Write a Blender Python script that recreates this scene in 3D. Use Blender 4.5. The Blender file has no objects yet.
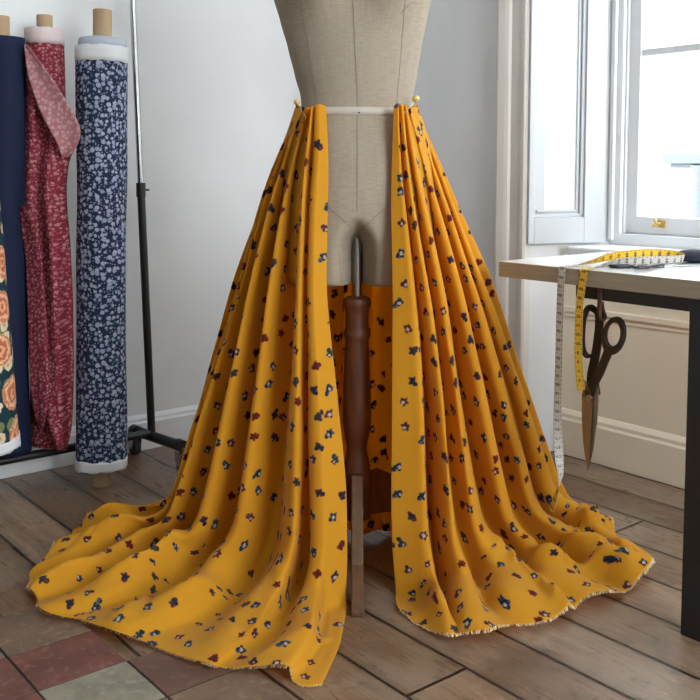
import bpy, bmesh, math, random, zlib, base64
import numpy as np
from mathutils import Vector, Matrix
random.seed(7)
S = bpy.context.scene
COL = S.collection
R = math.radians

# ------------------------------------------------------------------ camera, sky, exposure
FPX = 950.0; CAM_H = 0.93; PITCH = R(4.5); YPP = 170 + FPX*math.tan(PITCH)
cd = bpy.data.cameras.new('camera'); cam = bpy.data.objects.new('camera', cd); COL.objects.link(cam)
cam.location = (0, 0, CAM_H); cam.rotation_euler = (math.pi/2 - PITCH, 0, 0)
cd.sensor_width = 36; cd.lens = FPX/700*36; cd.shift_y = -(350 - YPP)/700; cd.clip_start = .02
S.camera = cam
S.view_settings.view_transform = 'Standard'; S.view_settings.look = 'None'
S.view_settings.gamma = 1; S.view_settings.use_curve_mapping = False
S.view_settings.exposure = 1.42
world = bpy.data.worlds.new('world'); S.world = world; world.use_nodes = True
wn = world.node_tree.nodes; bg = wn['Background']
bg.inputs['Color'].default_value = (0.93, 0.97, 1.0, 1); bg.inputs['Strength'].default_value = 5.6

# room axes: U runs along the window wall away from the camera, V towards the window wall
U = Vector((-.629, .777, 0)).normalized(); V = Vector((.777, .629, 0)).normalized(); Z = Vector((0, 0, 1))
def uv(u, v, z=0): return U*u + V*v + Z*z
U1 = 2.86; U0 = -2.2; V0 = -2.2; VW = 2.38; CEIL = 2.95
def portal(u, v, z, w, h, d):                       # sky portals: daylight through the seen window and two unseen openings added for fill
    l = bpy.data.lights.new('sky_portal', 'AREA'); l.shape = 'RECTANGLE'; l.size = w; l.size_y = h
    l.cycles.is_portal = True
    o = bpy.data.objects.new('sky_portal', l); COL.objects.link(o)
    o.location = uv(u, v, z); o.rotation_euler = d.to_track_quat('-Z', 'Y').to_euler()
portal(1.384, 2.74, 1.57, 1.03, 1.76, -V)
portal(-.75, 2.74, 1.57, 2.06, 1.76, -V)
portal(U0 - .05, 1.25, 1.60, 1.6, 1.8, U)

# ------------------------------------------------------------------ helpers
def ray(px, py):
    xc = (px - 350)/FPX; yc = -(py - YPP)/FPX; c, s = math.cos(PITCH), math.sin(PITCH)
    return Vector((xc, c + yc*s, -s + yc*c))
CAMP = Vector((0, 0, CAM_H))
def FL(px, py, z=0.0):
    d = ray(px, py); return CAMP + d*((z - CAM_H)/d.z)
def PY(px, py, Y):
    d = ray(px, py); return CAMP + d*(Y/d.y)
def PV(px, py, v):
    d = ray(px, py); return CAMP + d*(v/d.dot(V))

class MB:
    def __init__(s): s.v = []; s.f = []; s.m = []; s.uvs = {}
    def add(s, vs, fs, mi=0):
        b = len(s.v); s.v += [tuple(x) for x in vs]
        for f in fs: s.f.append(tuple(b + i for i in f)); s.m.append(mi)
        return b
    def box(s, c, ax, ay, az, mi=0):                # centre and half-axis vectors
        c = Vector(c); vs = [c + ax*i + ay*j + az*k for k in (-1, 1) for j in (-1, 1) for i in (-1, 1)]
        s.add(vs, [(0,2,3,1),(4,5,7,6),(0,1,5,4),(2,6,7,3),(0,4,6,2),(1,3,7,5)], mi)
    def uvbox(s, u0, u1, v0, v1, z0, z1, mi=0):
        s.box(uv((u0+u1)/2, (v0+v1)/2, (z0+z1)/2), U*((u1-u0)/2), V*((v1-v0)/2), Z*((z1-z0)/2), mi)
    def tube(s, pts, r, n=10, cap=True, mi=0, sq=1.0):
        pts = [Vector(p) for p in pts]; rr = r if isinstance(r, (list, tuple)) else [r]*len(pts)
        rings = []; t0 = (pts[1]-pts[0]).normalized()
        a = t0.orthogonal().normalized()
        vs = []
        for i, p in enumerate(pts):
            t = (pts[min(i+1, len(pts)-1)] - pts[max(i-1, 0)]).normalized()
            a = (a - t*a.dot(t)).normalized(); b = t.cross(a)
            for k in range(n):
                q = 2*math.pi*k/n; vs.append(p + a*(rr[i]*math.cos(q)) + b*(rr[i]*sq*math.sin(q)))
        fs = []
        for i in range(len(pts)-1):
            for k in range(n): fs.append((i*n+k, i*n+(k+1)%n, (i+1)*n+(k+1)%n, (i+1)*n+k))
        if cap: fs.append(tuple(range(n))[::-1]); fs.append(tuple((len(pts)-1)*n+k for k in range(n)))
        s.add(vs, fs, mi)
    def lathe(s, prof, c, n=32, mi=0):              # prof: (r, z) from the bottom up
        c = Vector(c); vs = []; fs = []
        for r, z in prof:
            for k in range(n):
                q = 2*math.pi*k/n; vs.append(c + Vector((r*math.cos(q), r*math.sin(q), z)))
        for i in range(len(prof)-1):
            for k in range(n): fs.append((i*n+k, i*n+(k+1)%n, (i+1)*n+(k+1)%n, (i+1)*n+k))
        fs.append(tuple(range(n))[::-1]); fs.append(tuple((len(prof)-1)*n+k for k in range(n)))
        s.add(vs, fs, mi)
    def prism(s, poly, ext, mi=0):                  # polygon of 3D points, extrusion vector
        poly = [Vector(p) for p in poly]; n = len(poly); ext = Vector(ext)
        s.add(poly + [p + ext for p in poly],
              [tuple(range(n))[::-1], tuple(range(n, 2*n))] + [(i, (i+1)%n, n+(i+1)%n, n+i) for i in range(n)], mi)
    def ringprism(s, outer, inner, ext, mi=0):      # plate with a hole; outer and inner have equal counts
        n = len(outer); ext = Vector(ext)
        vs = [Vector(p) for p in outer] + [Vector(p) for p in inner]
        vs = vs + [p + ext for p in vs]; fs = []
        for i in range(n):
            j = (i+1) % n
            fs += [(i, n+i, n+j, j), (2*n+i, 2*n+j, 3*n+j, 3*n+i), (i, j, 2*n+j, 2*n+i), (n+i, 3*n+i, 3*n+j, n+j)]
        s.add(vs, fs, mi)

def obj(name, mb, mat, parent=None, smooth=False, bevel=0, seg=2, sub=0, solid=0, uvl=None, angle=40):
    me = bpy.data.meshes.new(name); me.from_pydata(mb.v, [], mb.f)
    mats = mat if isinstance(mat, (list, tuple)) else [mat]
    for m in mats: me.materials.append(m)
    for p, mi in zip(me.polygons, mb.m): p.material_index = mi; p.use_smooth = smooth
    if uvl is not None:
        L = me.uv_layers.new(name='UVMap')
        for lp in me.loops: L.data[lp.index].uv = uvl[lp.vertex_index]
    bm = bmesh.new(); bm.from_mesh(me); bmesh.ops.recalc_face_normals(bm, faces=bm.faces); bm.to_mesh(me); bm.free()
    me.update()
    o = bpy.data.objects.new(name, me); COL.objects.link(o)
    if parent is not None:
        o.parent = parent; o.matrix_parent_inverse = Matrix.Translation(-parent_loc(parent))
    if smooth and angle: 
        try: me.set_sharp_from_angle(angle=R(angle))
        except Exception: pass
    if solid:
        m = o.modifiers.new('thickness', 'SOLIDIFY'); m.thickness = solid; m.offset = 0
    if bevel:
        m = o.modifiers.new('bevel', 'BEVEL'); m.width = bevel; m.segments = seg; m.limit_method = 'ANGLE'; m.angle_limit = R(35)
    if sub:
        m = o.modifiers.new('smooth', 'SUBSURF'); m.levels = sub; m.render_levels = sub
    return o
def parent_loc(p): return Vector(p.location) if p.parent is None else Vector((0, 0, 0))   # meshes are laid out in world space
def tag(o, label, cat, group=None):
    o['label'] = label; o['category'] = cat
    if group: o['group'] = group
    return o
def thing(name, loc, label, cat, group=None):
    o = bpy.data.objects.new(name, None); COL.objects.link(o); o.location = loc; o.empty_display_size = .05
    return tag(o, label, cat, group)
def struct(o): o['kind'] = 'structure'; return o

# ------------------------------------------------------------------ material tools
def mat(name, base=(.5,.5,.5), rough=.6, metal=0, spec=.5):
    m = bpy.data.materials.new(name); m.use_nodes = True
    b = m.node_tree.nodes['Principled BSDF']
    b.inputs['Base Color'].default_value = (*base, 1); b.inputs['Roughness'].default_value = rough
    b.inputs['Metallic'].default_value = metal; b.inputs['Specular IOR Level'].default_value = spec
    return m
class NT:
    """small node-graph writer"""
    def __init__(s, m): s.t = m.node_tree; s.n = s.t.nodes; s.bsdf = s.n['Principled BSDF']
    def node(s, ty, **k):
        n = s.n.new(ty)
        for a, b in k.items(): setattr(n, a, b)
        return n
    def put(s, sock, val):
        if hasattr(val, 'is_linked') or isinstance(val, bpy.types.NodeSocket): s.t.links.new(val, sock)
        elif isinstance(val, (tuple, list)) and len(val) == 3 and sock.type == 'RGBA': sock.default_value = (*val, 1)
        else: sock.default_value = val
    def math(s, op, a, b=0.0, c=0.0, clamp=False):
        n = s.node('ShaderNodeMath', operation=op, use_clamp=clamp)
        s.put(n.inputs[0], a); s.put(n.inputs[1], b)
        if op in ('MULTIPLY_ADD', 'SMOOTH_MIN', 'WRAP', 'COMPARE'): s.put(n.inputs[2], c)
        return n.outputs[0]
    def vmath(s, op, a, b=(0,0,0), out=0):
        n = s.node('ShaderNodeVectorMath', operation=op); s.put(n.inputs[0], a)
        if op == 'SCALE': s.put(n.inputs['Scale'], b)
        elif op not in ('LENGTH', 'NORMALIZE'): s.put(n.inputs[1], b)
        return n.outputs['Value'] if op in ('LENGTH', 'DOT_PRODUCT') else n.outputs[0]
    def mix(s, f, a, b, mode='MIX'):
        n = s.node('ShaderNodeMix', data_type='RGBA', blend_type=mode)
        s.put(n.inputs[0], f); s.put(n.inputs[6], a); s.put(n.inputs[7], b); return n.outputs[2]
    def step(s, x, a, b):                            # smooth 0..1 from a to b
        n = s.node('ShaderNodeMapRange', interpolation_type='SMOOTHSTEP')
        s.put(n.inputs[0], x); s.put(n.inputs[1], a); s.put(n.inputs[2], b); return n.outputs[0]
    def noise(s, vec, scale, detail=3, rough=.55, out='Fac'):
        n = s.node('ShaderNodeTexNoise'); s.put(n.inputs['Vector'], vec); n.inputs['Scale'].default_value = scale
        n.inputs['Detail'].default_value = detail; n.inputs['Roughness'].default_value = rough
        return n.outputs[out]
    def voro(s, vec, scale, rand=1.0, dim='2D', feature='F1'):
        n = s.node('ShaderNodeTexVoronoi', voronoi_dimensions=dim, feature=feature)
        s.put(n.inputs['Vector'], vec); n.inputs['Scale'].default_value = scale; n.inputs['Randomness'].default_value = rand
        return n
    def sep(s, vec):
        n = s.node('ShaderNodeSeparateXYZ'); s.put(n.inputs[0], vec); return n.outputs
    def comb(s, x, y, z=0.0):
        n = s.node('ShaderNodeCombineXYZ'); s.put(n.inputs[0], x); s.put(n.inputs[1], y); s.put(n.inputs[2], z); return n.outputs[0]
    def obj(s): return s.node('ShaderNodeTexCoord').outputs['Object']
    def uv(s): return s.node('ShaderNodeTexCoord').outputs['UV']
    def bump(s, h, strength=.3, dist=.002):
        n = s.node('ShaderNodeBump'); n.inputs['Strength'].default_value = strength; n.inputs['Distance'].default_value = dist
        s.put(n.inputs['Height'], h); s.t.links.new(n.outputs[0], s.bsdf.inputs['Normal']); return n
    def col(s, c): s.put(s.bsdf.inputs['Base Color'], c)
    def rough(s, c): s.put(s.bsdf.inputs['Roughness'], c)

def paint(name, base, rough=.55, var=.04, bump=.1):
    m = mat(name, base, rough); t = NT(m); o = t.obj()
    n1 = t.noise(o, 1.7, 3); n2 = t.noise(o, 40, 3)
    d = tuple(c*(1-var*2.2) for c in base)
    t.col(t.mix(t.step(n1, .35, .7), base, d)); t.bump(n2, bump, .001); return m
M = {}
M['wall'] = paint('grey_white_wall_paint', (.73, .735, .74), .75)
M['trim'] = paint('shaded_cream_trim_paint', (.66, .62, .56), .42)  # cream, darkened for the shade on the window wall
M['shutter'] = paint('shutter_paint', (.50, .515, .535), .4, .02, .05)  # white paint darkened to offset the strong window light
M['apron'] = paint('bounce_lit_cream_paint', (.86, .755, .60), .45)  # cream, warmed for light bounced off the skirt cloth
M['white'] = paint('white_gloss_paint', (.74, .755, .775), .35, .02, .05)
M['ceil'] = paint('ceiling_paint', (.8, .8, .8), .8)
M['black'] = mat('black_powder_coat', (.012, .012, .013), .42)
M['chrome'] = mat('brushed_chrome', (.45, .46, .48), .22, 1)
M['steel'] = mat('dull_steel', (.35, .33, .30), .3, 1)
M['zinc'] = mat('stand_rod_steel', (.30, .28, .25), .32, 1)
M['brass'] = mat('old_brass', (.75, .55, .22), .32, 1)
M['rubber'] = mat('caster_rubber', (.02, .02, .022), .6)
M['plastic'] = mat('black_plastic', (.012, .013, .018), .35)

def wood(name, a, b, scale=(3, 3, 40), rough=.45):
    m = mat(name, a, rough); t = NT(m); o = t.obj()
    mp = t.node('ShaderNodeMapping'); mp.inputs['Scale'].default_value = scale; t.put(mp.inputs['Vector'], o)
    n = t.noise(mp.outputs[0], 4, 5, .6)
    t.col(t.mix(t.step(n, .3, .7), a, b)); t.bump(n, .15, .001); return m
M['wood'] = wood('dark_turned_wood', (.150, .050, .017), (.095, .030, .010), (14, 14, 2.5), .5)
M['wood_leg'] = wood('brown_leg_wood', (.115, .052, .018), (.07, .03, .010), (14, 14, 2.5), .6)
M['card'] = mat('brown_cardboard', (.42, .29, .17), .8)
t = NT(M['card']); t.bump(t.noise(t.obj(), 90, 2), .2, .001)

def floor_mat():
    m = mat('worn_floorboards', (.2,.13,.09), .5); t = NT(m); o = t.obj()
    x, y, z = t.sep(o)                              # floor object is rotated: x along the boards (U), y across (V)
    W = .1518
    row = t.math('DIVIDE', t.math('SUBTRACT', y, 2.245 - W*30), W)
    ri = t.math('FLOOR', row); rf = t.math('FRACT', row)
    wn_ = t.node('ShaderNodeTexWhiteNoise', noise_dimensions='1D'); t.put(wn_.inputs['W'], ri)
    rnd = wn_.outputs['Value']
    xs = t.math('ADD', t.math('DIVIDE', x, 1.55), t.math('MULTIPLY', rnd, 7.3))
    xi = t.math('FLOOR', xs); xf = t.math('FRACT', xs)
    w2 = t.node('ShaderNodeTexWhiteNoise', noise_dimensions='2D'); t.put(w2.inputs['Vector'], t.comb(ri, xi))
    br = w2.outputs['Value']
    gv = t.comb(t.math('MULTIPLY', x, 3.2), t.math('MULTIPLY', y, 34), t.math('MULTIPLY', br, 37))
    g1 = t.noise(gv, 1.6, 6, .65)
    gv2 = t.comb(t.math('MULTIPLY', x, 14), t.math('MULTIPLY', y, 160), t.math('MULTIPLY', br, 11))
    g2 = t.noise(gv2, 1.2, 4, .7)
    big = t.noise(o, 2.6, 4, .6); spots = t.noise(o, 23, 4, .65)
    c = t.mix(br, (.150, .082, .042), (.320, .222, .148))
    c = t.mix(t.math('MULTIPLY', t.step(g1, .40, .70), .55), c, (.070, .035, .018))
    c = t.mix(t.math('MULTIPLY', t.step(g2, .46, .74), .40), c, (.40, .30, .22))
    c = t.mix(t.math('MULTIPLY', t.step(big, .44, .66), .55), c, (.27, .215, .165))
    big2 = t.noise(t.vmath('ADD', o, (3.7, 1.2, 0)), 4.5, 5, .65)
    c = t.mix(t.math('MULTIPLY', t.step(big2, .50, .68), .6), c, (.085, .046, .025))
    c = t.mix(t.math('MULTIPLY', t.step(spots, .55, .70), .65), c, (.055, .032, .019))
    d = t.math('MINIMUM', rf, t.math('SUBTRACT', 1.0, rf))
    wob = t.math('MULTIPLY', t.math('SUBTRACT', t.noise(t.comb(t.math('MULTIPLY', x, 8), ri), 1, 3), .5), .02)
    gap = t.step(t.math('ADD', d, wob), .010, .034)
    e = t.math('MINIMUM', xf, t.math('SUBTRACT', 1.0, xf)); gap2 = t.step(e, .0014, .0034)
    g = t.math('MULTIPLY', gap, gap2)
    edge = t.step(d, .02, .16)
    c = t.mix(t.math('MULTIPLY', t.math('SUBTRACT', 1.0, edge), .35), c, (.07, .045, .03))
    c = t.mix(g, (.012, .008, .006), c)
    # nail heads near board ends
    t.col(c)
    t.rough(t.math('ADD', .14, t.math('MULTIPLY', g1, .34)))
    t.bump(t.math('ADD', t.math('MULTIPLY', g, 1.2), t.math('MULTIPLY', t.math('ADD', g1, t.math('MULTIPLY', g2, .5)), .25)), .55, .004)
    return m
M['floor'] = floor_mat()

def tile_mat(name, a, b, c):
    m = mat(name, a, .55); t = NT(m); o = t.obj()
    n = t.noise(o, 9, 5, .65); k = t.noise(o, 60, 3)
    x = t.mix(t.step(n, .35, .65), a, b); x = t.mix(t.math('MULTIPLY', t.step(k, .52, .72), .6), x, c)
    t.col(x); t.bump(t.math('ADD', n, t.math('MULTIPLY', k, .4)), .4, .003); return m
M['tile_red'] = tile_mat('red_quarry_tile', (.165, .062, .045), (.115, .042, .034), (.24, .13, .10))
M['tile_grey'] = tile_mat('grey_green_stone_tile', (.26, .235, .175), (.16, .15, .115), (.34, .31, .25))
M['tile_brown'] = tile_mat('brown_stone_tile', (.17, .11, .07), (.115, .075, .05), (.25, .19, .14))
M['tile_dark'] = tile_mat('red_brown_tile', (.125, .065, .045), (.09, .045, .032), (.19, .12, .09))
M['grout'] = mat('dark_grout', (.02, .016, .013), .9)

def linen():
    m = mat('natural_linen', (.5,.45,.38), .85, 0, .2); t = NT(m); o = t.obj(); x, y, z = t.sep(o)
    a = t.math('ARCTAN2', x, y)
    h = t.noise(t.comb(t.math('MULTIPLY', a, 6), t.math('MULTIPLY', z, 260)), 1, 2)
    v = t.noise(t.comb(t.math('MULTIPLY', a, 75), t.math('MULTIPLY', z, 9)), 1, 2)
    s = t.math('ADD', t.math('MULTIPLY', h, .5), t.math('MULTIPLY', v, .5))
    blot = t.noise(o, 7, 3)
    c = t.mix(t.step(s, .32, .68), (.275, .232, .176), (.350, .298, .230))
    c = t.mix(t.math('MULTIPLY', t.step(blot, .5, .75), .25), c, (.225, .185, .14))
    t.col(c); t.bump(s, .25, .001); return m
M['linen'] = linen()
M['seam'] = mat('linen_seam_thread', (.24, .20, .155), .9, 0, .2)
M['cottontape'] = mat('cream_cotton_tape', (.47, .43, .36), .8, 0, .2)

def dress_mat():
    m = mat('mustard_printed_cotton', (.8,.4,.02), .72, 0, .18); t = NT(m)
    uvc = t.uv(); CELL = .057
    v = t.voro(uvc, 1/CELL, .62)
    p = t.vmath('SUBTRACT', t.vmath('SCALE', uvc, 1/CELL), t.vmath('SCALE', v.outputs['Position'], 1/CELL))
    # voronoi positions are returned in scaled space
    p = t.vmath('SUBTRACT', uvc, v.outputs['Position']); p = t.vmath('SCALE', p, 1/CELL)
    cr, cg, cb = t.sep(v.outputs['Color'])
    x, y, _ = t.sep(p)
    wob = t.noise(t.vmath('SCALE', uvc, 1.0), 75, 2, .5, out='Color')
    wx, wy, _ = t.sep(wob)
    x = t.math('ADD', x, t.math('MULTIPLY', t.math('SUBTRACT', wx, .5), .16)); y = t.math('ADD', y, t.math('MULTIPLY', t.math('SUBTRACT', wy, .5), .16))
    ang = t.math('ADD', t.math('ARCTAN2', y, x), t.math('MULTIPLY', cr, 6.28))
    r = t.math('SQRT', t.math('ADD', t.math('MULTIPLY', x, x), t.math('MULTIPLY', y, y)))
    k = t.math('ADD', 3.0, t.math('FLOOR', t.math('MULTIPLY', cg, 3.0)))
    lob = t.math('COSINE', t.math('MULTIPLY', ang, k))
    Rr = t.math('ADD', .150, t.math('MULTIPLY', lob, .034))
    lx = t.math('SUBTRACT', x, t.math('MULTIPLY', t.math('SUBTRACT', cr, .5), .34)); ly = t.math('SUBTRACT', y, t.math('MULTIPLY', t.math('SUBTRACT', cb, .5), .34))
    leaf = t.math('SUBTRACT', 1.0, t.step(t.math('SQRT', t.math('ADD', t.math('MULTIPLY', lx, lx), t.math('MULTIPLY', ly, ly))), .085, .115))
    sh = t.math('SUBTRACT', 1.0, t.step(t.math('SUBTRACT', r, Rr), -.02, .03))
    sh = t.math('MAXIMUM', sh, leaf)
    dark = t.mix(t.step(cb, .36, .38), (.020, .030, .060), (.15, .018, .014))
    dark = t.mix(t.step(cb, .70, .72), dark, (.030, .050, .055))
    # pale centre, pushed off to one side, and red/blue petals
    ox = t.math('SUBTRACT', x, t.math('MULTIPLY', t.math('SUBTRACT', cg, .5), .13)); oy = t.math('ADD', y, .035)
    r2 = t.math('SQRT', t.math('ADD', t.math('MULTIPLY', ox, ox), t.math('MULTIPLY', oy, oy)))
    pale = t.math('SUBTRACT', 1.0, t.step(t.math('ADD', r2, t.math('MULTIPLY', t.math('SUBTRACT', wy, .5), .14)), .048, .068))
    lob2 = t.math('SINE', t.math('MULTIPLY', ang, t.math('ADD', k, 1.0)))
    pet = t.math('MULTIPLY', t.step(lob2, .45, .65), t.step(r, .085, .10))
    petc = t.mix(t.step(cr, .5, .52), (.36, .030, .018), (.10, .15, .24))
    mot = t.mix(t.math('MULTIPLY', pet, .85), dark, petc)
    mot = t.mix(t.math('MULTIPLY', pale, t.step(cr, .30, .32)), mot, (.62, .55, .50))
    base = (.76, .425, .028)
    wv = t.noise(uvc, 900, 1); x0, y0, _ = t.sep(uvc)
    base = t.mix(t.step(t.noise(uvc, 3, 2), .3, .7), base, (.72, .395, .024))
    c = t.mix(sh, base, mot); t.col(c)
    t.bump(wv, .08, .0006)
    tr = t.node('ShaderNodeBsdfTranslucent'); t.put(tr.inputs['Color'], t.mix(sh, (.95, .52, .022), mot))
    mx = t.node('ShaderNodeMixShader'); mx.inputs[0].default_value = .50
    out = t.n['Material Output']
    t.t.links.new(t.bsdf.outputs[0], mx.inputs[1]); t.t.links.new(tr.outputs[0], mx.inputs[2]); t.t.links.new(mx.outputs[0], out.inputs[0])
    t.bsdf.inputs['Sheen Weight'].default_value = .15
    return m
M['dress'] = dress_mat()
M['fray'] = mat('frayed_yellow_thread', (.84, .66, .34), .9, 0, .1)

def blob_mat(name, base, blob, blob2, scale, lo, hi, base2=None):
    m = mat(name, base, .8, 0, .15); t = NT(m); u = t.uv()
    wob = t.vmath('SCALE', t.vmath('SUBTRACT', t.noise(u, scale*1.3, 2, .5, out='Color'), (.5, .5, .5)), .35/scale)
    v = t.voro(t.vmath('ADD', u, wob), scale, .9)
    cr, cg, cb = t.sep(v.outputs['Color'])
    d = v.outputs['Distance']; thr = t.math('ADD', lo, t.math('MULTIPLY', cr, hi - lo))
    k = t.math('SUBTRACT', 1.0, t.step(t.math('SUBTRACT', d, thr), -.05, .05))
    bc = t.mix(cg, blob, blob2)
    bb = base if base2 is None else t.mix(t.step(t.noise(u, 9, 2), .4, .6), base, base2)
    v2 = t.voro(t.vmath('ADD', u, (.37, .11, 0)), scale*2.1, 1.0)
    c2, _, _ = t.sep(v2.outputs['Color'])
    k2 = t.math('MULTIPLY', t.math('SUBTRACT', 1.0, t.step(v2.outputs['Distance'], .20, .30)), t.step(c2, .45, .5))
    c = t.mix(t.math('MULTIPLY', k2, .75), bb, bc); c = t.mix(k, c, bc)
    t.col(c); t.bump(t.noise(u, 400, 1), .1, .0006); return m
M['blueprint'] = blob_mat('navy_floral_cotton', (.016, .026, .060), (.36, .39, .49), (.23, .27, .39), 62, .20, .43)
M['redprint'] = blob_mat('red_floral_cotton', (.20, .022, .038), (.46, .22, .23), (.36, .11, .13), 84, .15, .40)
M['redback'] = blob_mat('red_cotton_reverse', (.36, .15, .165), (.50, .32, .32), (.45, .24, .25), 72, .20, .46)
M['navy'] = mat('plain_navy_cotton', (.010, .016, .048), .75, 0, .2)
t = NT(M['navy']); t.bump(t.noise(t.uv(), 500, 1), .12, .0006)
M['selvedge_white'] = mat('white_selvedge', (.66, .67, .69), .85, 0, .15)
M['selvedge_blue'] = mat('grey_blue_cloth_edge', (.42, .46, .52), .85, 0, .15)
M['selvedge_pink'] = mat('pink_white_selvedge', (.66, .56, .56), .85, 0, .15)

def rose_mat():
    m = mat('dark_teal_rose_cotton', (.01,.04,.05), .8, 0, .15); t = NT(m); u = t.uv()
    wob = t.vmath('SCALE', t.vmath('SUBTRACT', t.noise(u, 45, 2, .5, out='Color'), (.5, .5, .5)), .02)
    uw = t.vmath('ADD', u, wob)
    c = (.012, .040, .048)
    v = t.voro(t.vmath('ADD', u, (.02, .3, 0)), 24, .9); a, b, _ = t.sep(v.outputs['Color'])
    leaf = t.math('SUBTRACT', 1.0, t.step(t.voro(t.vmath('ADD', uw, (.02, .3, 0)), 24, .9).outputs['Distance'], .34, .40))
    c = t.mix(t.math('MULTIPLY', leaf, t.step(a, .35, .37)), c, t.mix(b, (.10, .13, .06), (.20, .22, .10)))
    v = t.voro(uw, 21, .95); a, b, _ = t.sep(v.outputs['Color'])
    sm = t.math('SUBTRACT', 1.0, t.step(v.outputs['Distance'], .30, .35))
    ring = t.math('MULTIPLY', t.math('SUBTRACT', 1.0, t.step(v.outputs['Distance'], .08, .12)), .8)
    c = t.mix(t.math('MULTIPLY', sm, t.step(a, .4, .42)), c, t.mix(ring, (.68, .55, .40), (.50, .26, .10)))
    v = t.voro(t.vmath('ADD', uw, (.013, .021, 0)), 8.6, .6); a, b, _ = t.sep(v.outputs['Color'])
    p = v.outputs['Distance']
    rose = t.math('SUBTRACT', 1.0, t.step(p, .36, .40))
    pet = t.noise(uw, 60, 2, .6); petr = t.math('SINE', t.math('ADD', t.math('MULTIPLY', p, 38.0), t.math('MULTIPLY', pet, 9.0)))
    rc = t.mix(t.step(petr, -.3, .6), (.42, .12, .05), (.72, .36, .20)); rc = t.mix(t.step(p, .1, .36), rc, t.mix(t.step(petr, -.6, .2), (.52, .20, .10), (.78, .48, .31)))
    c = t.mix(t.math('MULTIPLY', rose, t.step(a, .22, .24)), c, rc)
    t.col(c); return m
M['rose'] = rose_mat()

M['tabletop'] = mat('white_laminate_top', (.80, .80, .79), .22)
M['tableedge'] = wood('pale_board_edge', (.33, .275, .205), (.26, .215, .16), (2, 2, 60), .5)
M['leather'] = mat('brown_leather_strap', (.10, .05, .028), .6)
M['iron'] = mat('aged_black_iron', (.060, .045, .034), .36, .85)
t = NT(M['iron']); t.bump(t.noise(t.obj(), 120, 3), .2, .001)
M['blade'] = mat('worn_steel_blade', (.30, .26, .22), .30, 1)
def tape_mat(name, base):
    m = mat(name, base, .45); t = NT(m); u, v, _ = t.sep(t.uv())
    cm = t.math('FRACT', t.math('MULTIPLY', u, 100.0)); mm = t.math('FRACT', t.math('MULTIPLY', u, 200.0))
    edge = t.math('ABSOLUTE', t.math('SUBTRACT', v, .5))
    a = t.math('MULTIPLY', t.math('LESS_THAN', cm, .16), t.math('GREATER_THAN', edge, .27))
    b = t.math('MULTIPLY', t.math('LESS_THAN', mm, .2), t.math('GREATER_THAN', edge, .38))
    t.col(t.mix(t.math('MULTIPLY', t.math('MAXIMUM', a, b), .85), base, (.05, .04, .03))); return m
M['tape_y'] = tape_mat('yellow_tape_side', (.70, .43, .03))
M['tape_w'] = tape_mat('white_tape_side', (.50, .475, .425))
M['ink'] = mat('black_print', (.02, .018, .016), .6)
M['cushion'] = mat('navy_velvet', (.012, .014, .03), .9)
M['facade'] = mat('pale_render', (.34, .34, .335), .9)
M['facade_grey'] = mat('grey_stone_cornice', (.055, .062, .068), .9)
def glass_mat():
    m = bpy.data.materials.new('window_glass'); m.use_nodes = True; n = m.node_tree.nodes; n.clear()
    out = n.new('ShaderNodeOutputMaterial'); tr = n.new('ShaderNodeBsdfTransparent'); gl = n.new('ShaderNodeBsdfGlossy')
    gl.inputs['Roughness'].default_value = .03; mx = n.new('ShaderNodeMixShader'); mx.inputs[0].default_value = .05
    tr.inputs['Color'].default_value = (.97, .985, .98, 1)
    L = m.node_tree.links; L.new(tr.outputs[0], mx.inputs[1]); L.new(gl.outputs[0], mx.inputs[2]); L.new(mx.outputs[0], out.inputs[0]); return m
M['glass'] = glass_mat()

# ------------------------------------------------------------------ room shell
YAW = math.atan2(U.y, U.x)
def room_plane(name, u0, u1, v0, v1, z, th, m):
    mb = MB(); q = lambda a, b, c: Vector((a, -b, c))     # local x = U, local -y = V
    mb.box(((u0+u1)/2, -(v0+v1)/2, z - th/2), Vector(((u1-u0)/2,0,0)), Vector((0,(v1-v0)/2,0)), Vector((0,0,th/2)))
    o = obj(name, mb, m); o.rotation_euler = (0, 0, YAW); return struct(o)
fl = room_plane('floor', U0-.1, U1+.1, V0-.1, 2.8, 0, .06, M['floor'])
room_plane('ceiling', U0-.1, U1+.1, V0-.1, 2.8, CEIL+.06, .06, M['ceil'])
mb = MB(); mb.uvbox(U1, U1+.1, V0-.1, 2.8, 0, CEIL); struct(obj('wall_back', mb, M['wall']))
mb = MB(); mb.uvbox(U0-.1, U1+.1, V0-.1, V0, 0, CEIL); struct(obj('wall_left', mb, M['wall']))
mb = MB()
mb.uvbox(U0-.1, U0, V0, .45, 0, CEIL); mb.uvbox(U0-.1, U0, 2.05, 2.8, 0, CEIL)
mb.uvbox(U0-.1, U0, .45, 2.05, 0, .70); mb.uvbox(U0-.1, U0, .45, 2.05, 2.5, CEIL)  # unseen opening behind the camera, added for front fill light
struct(obj('wall_front', mb, M['wall']))
# window wall: piers with splayed reveals, aprons and headers
def uvprism(mb, poly, z0, z1): mb.prism([uv(a, b, z0) for a, b in poly], Z*(z1-z0))
VS = 2.655
W1 = (2.014, .75); W2 = (.40, -1.90)
mb = MB()
uvprism(mb, [(U1, VW), (2.018, VW), (1.898, VS), (1.898, 2.8), (U1, 2.8)], 0, CEIL)
uvprism(mb, [(.75, VW), (.40, VW), (.28, VS), (.28, 2.8), (.87, 2.8), (.87, VS)], 0, CEIL)
uvprism(mb, [(-1.90, VW), (U0-.1, VW), (U0-.1, 2.8), (-1.78, 2.8), (-1.78, VS)], 0, CEIL)
mb.uvbox(.70, 2.05, VW, 2.8, 2.46, CEIL); mb.uvbox(-1.95, .45, VW, 2.8, 2.46, CEIL)
struct(obj('wall_right', mb, M['wall']))
mb = MB()
for a, b in ((.80, 1.972), (-1.85, .35)): mb.uvbox(a, b, 2.485, 2.8, 0, .655)
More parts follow.
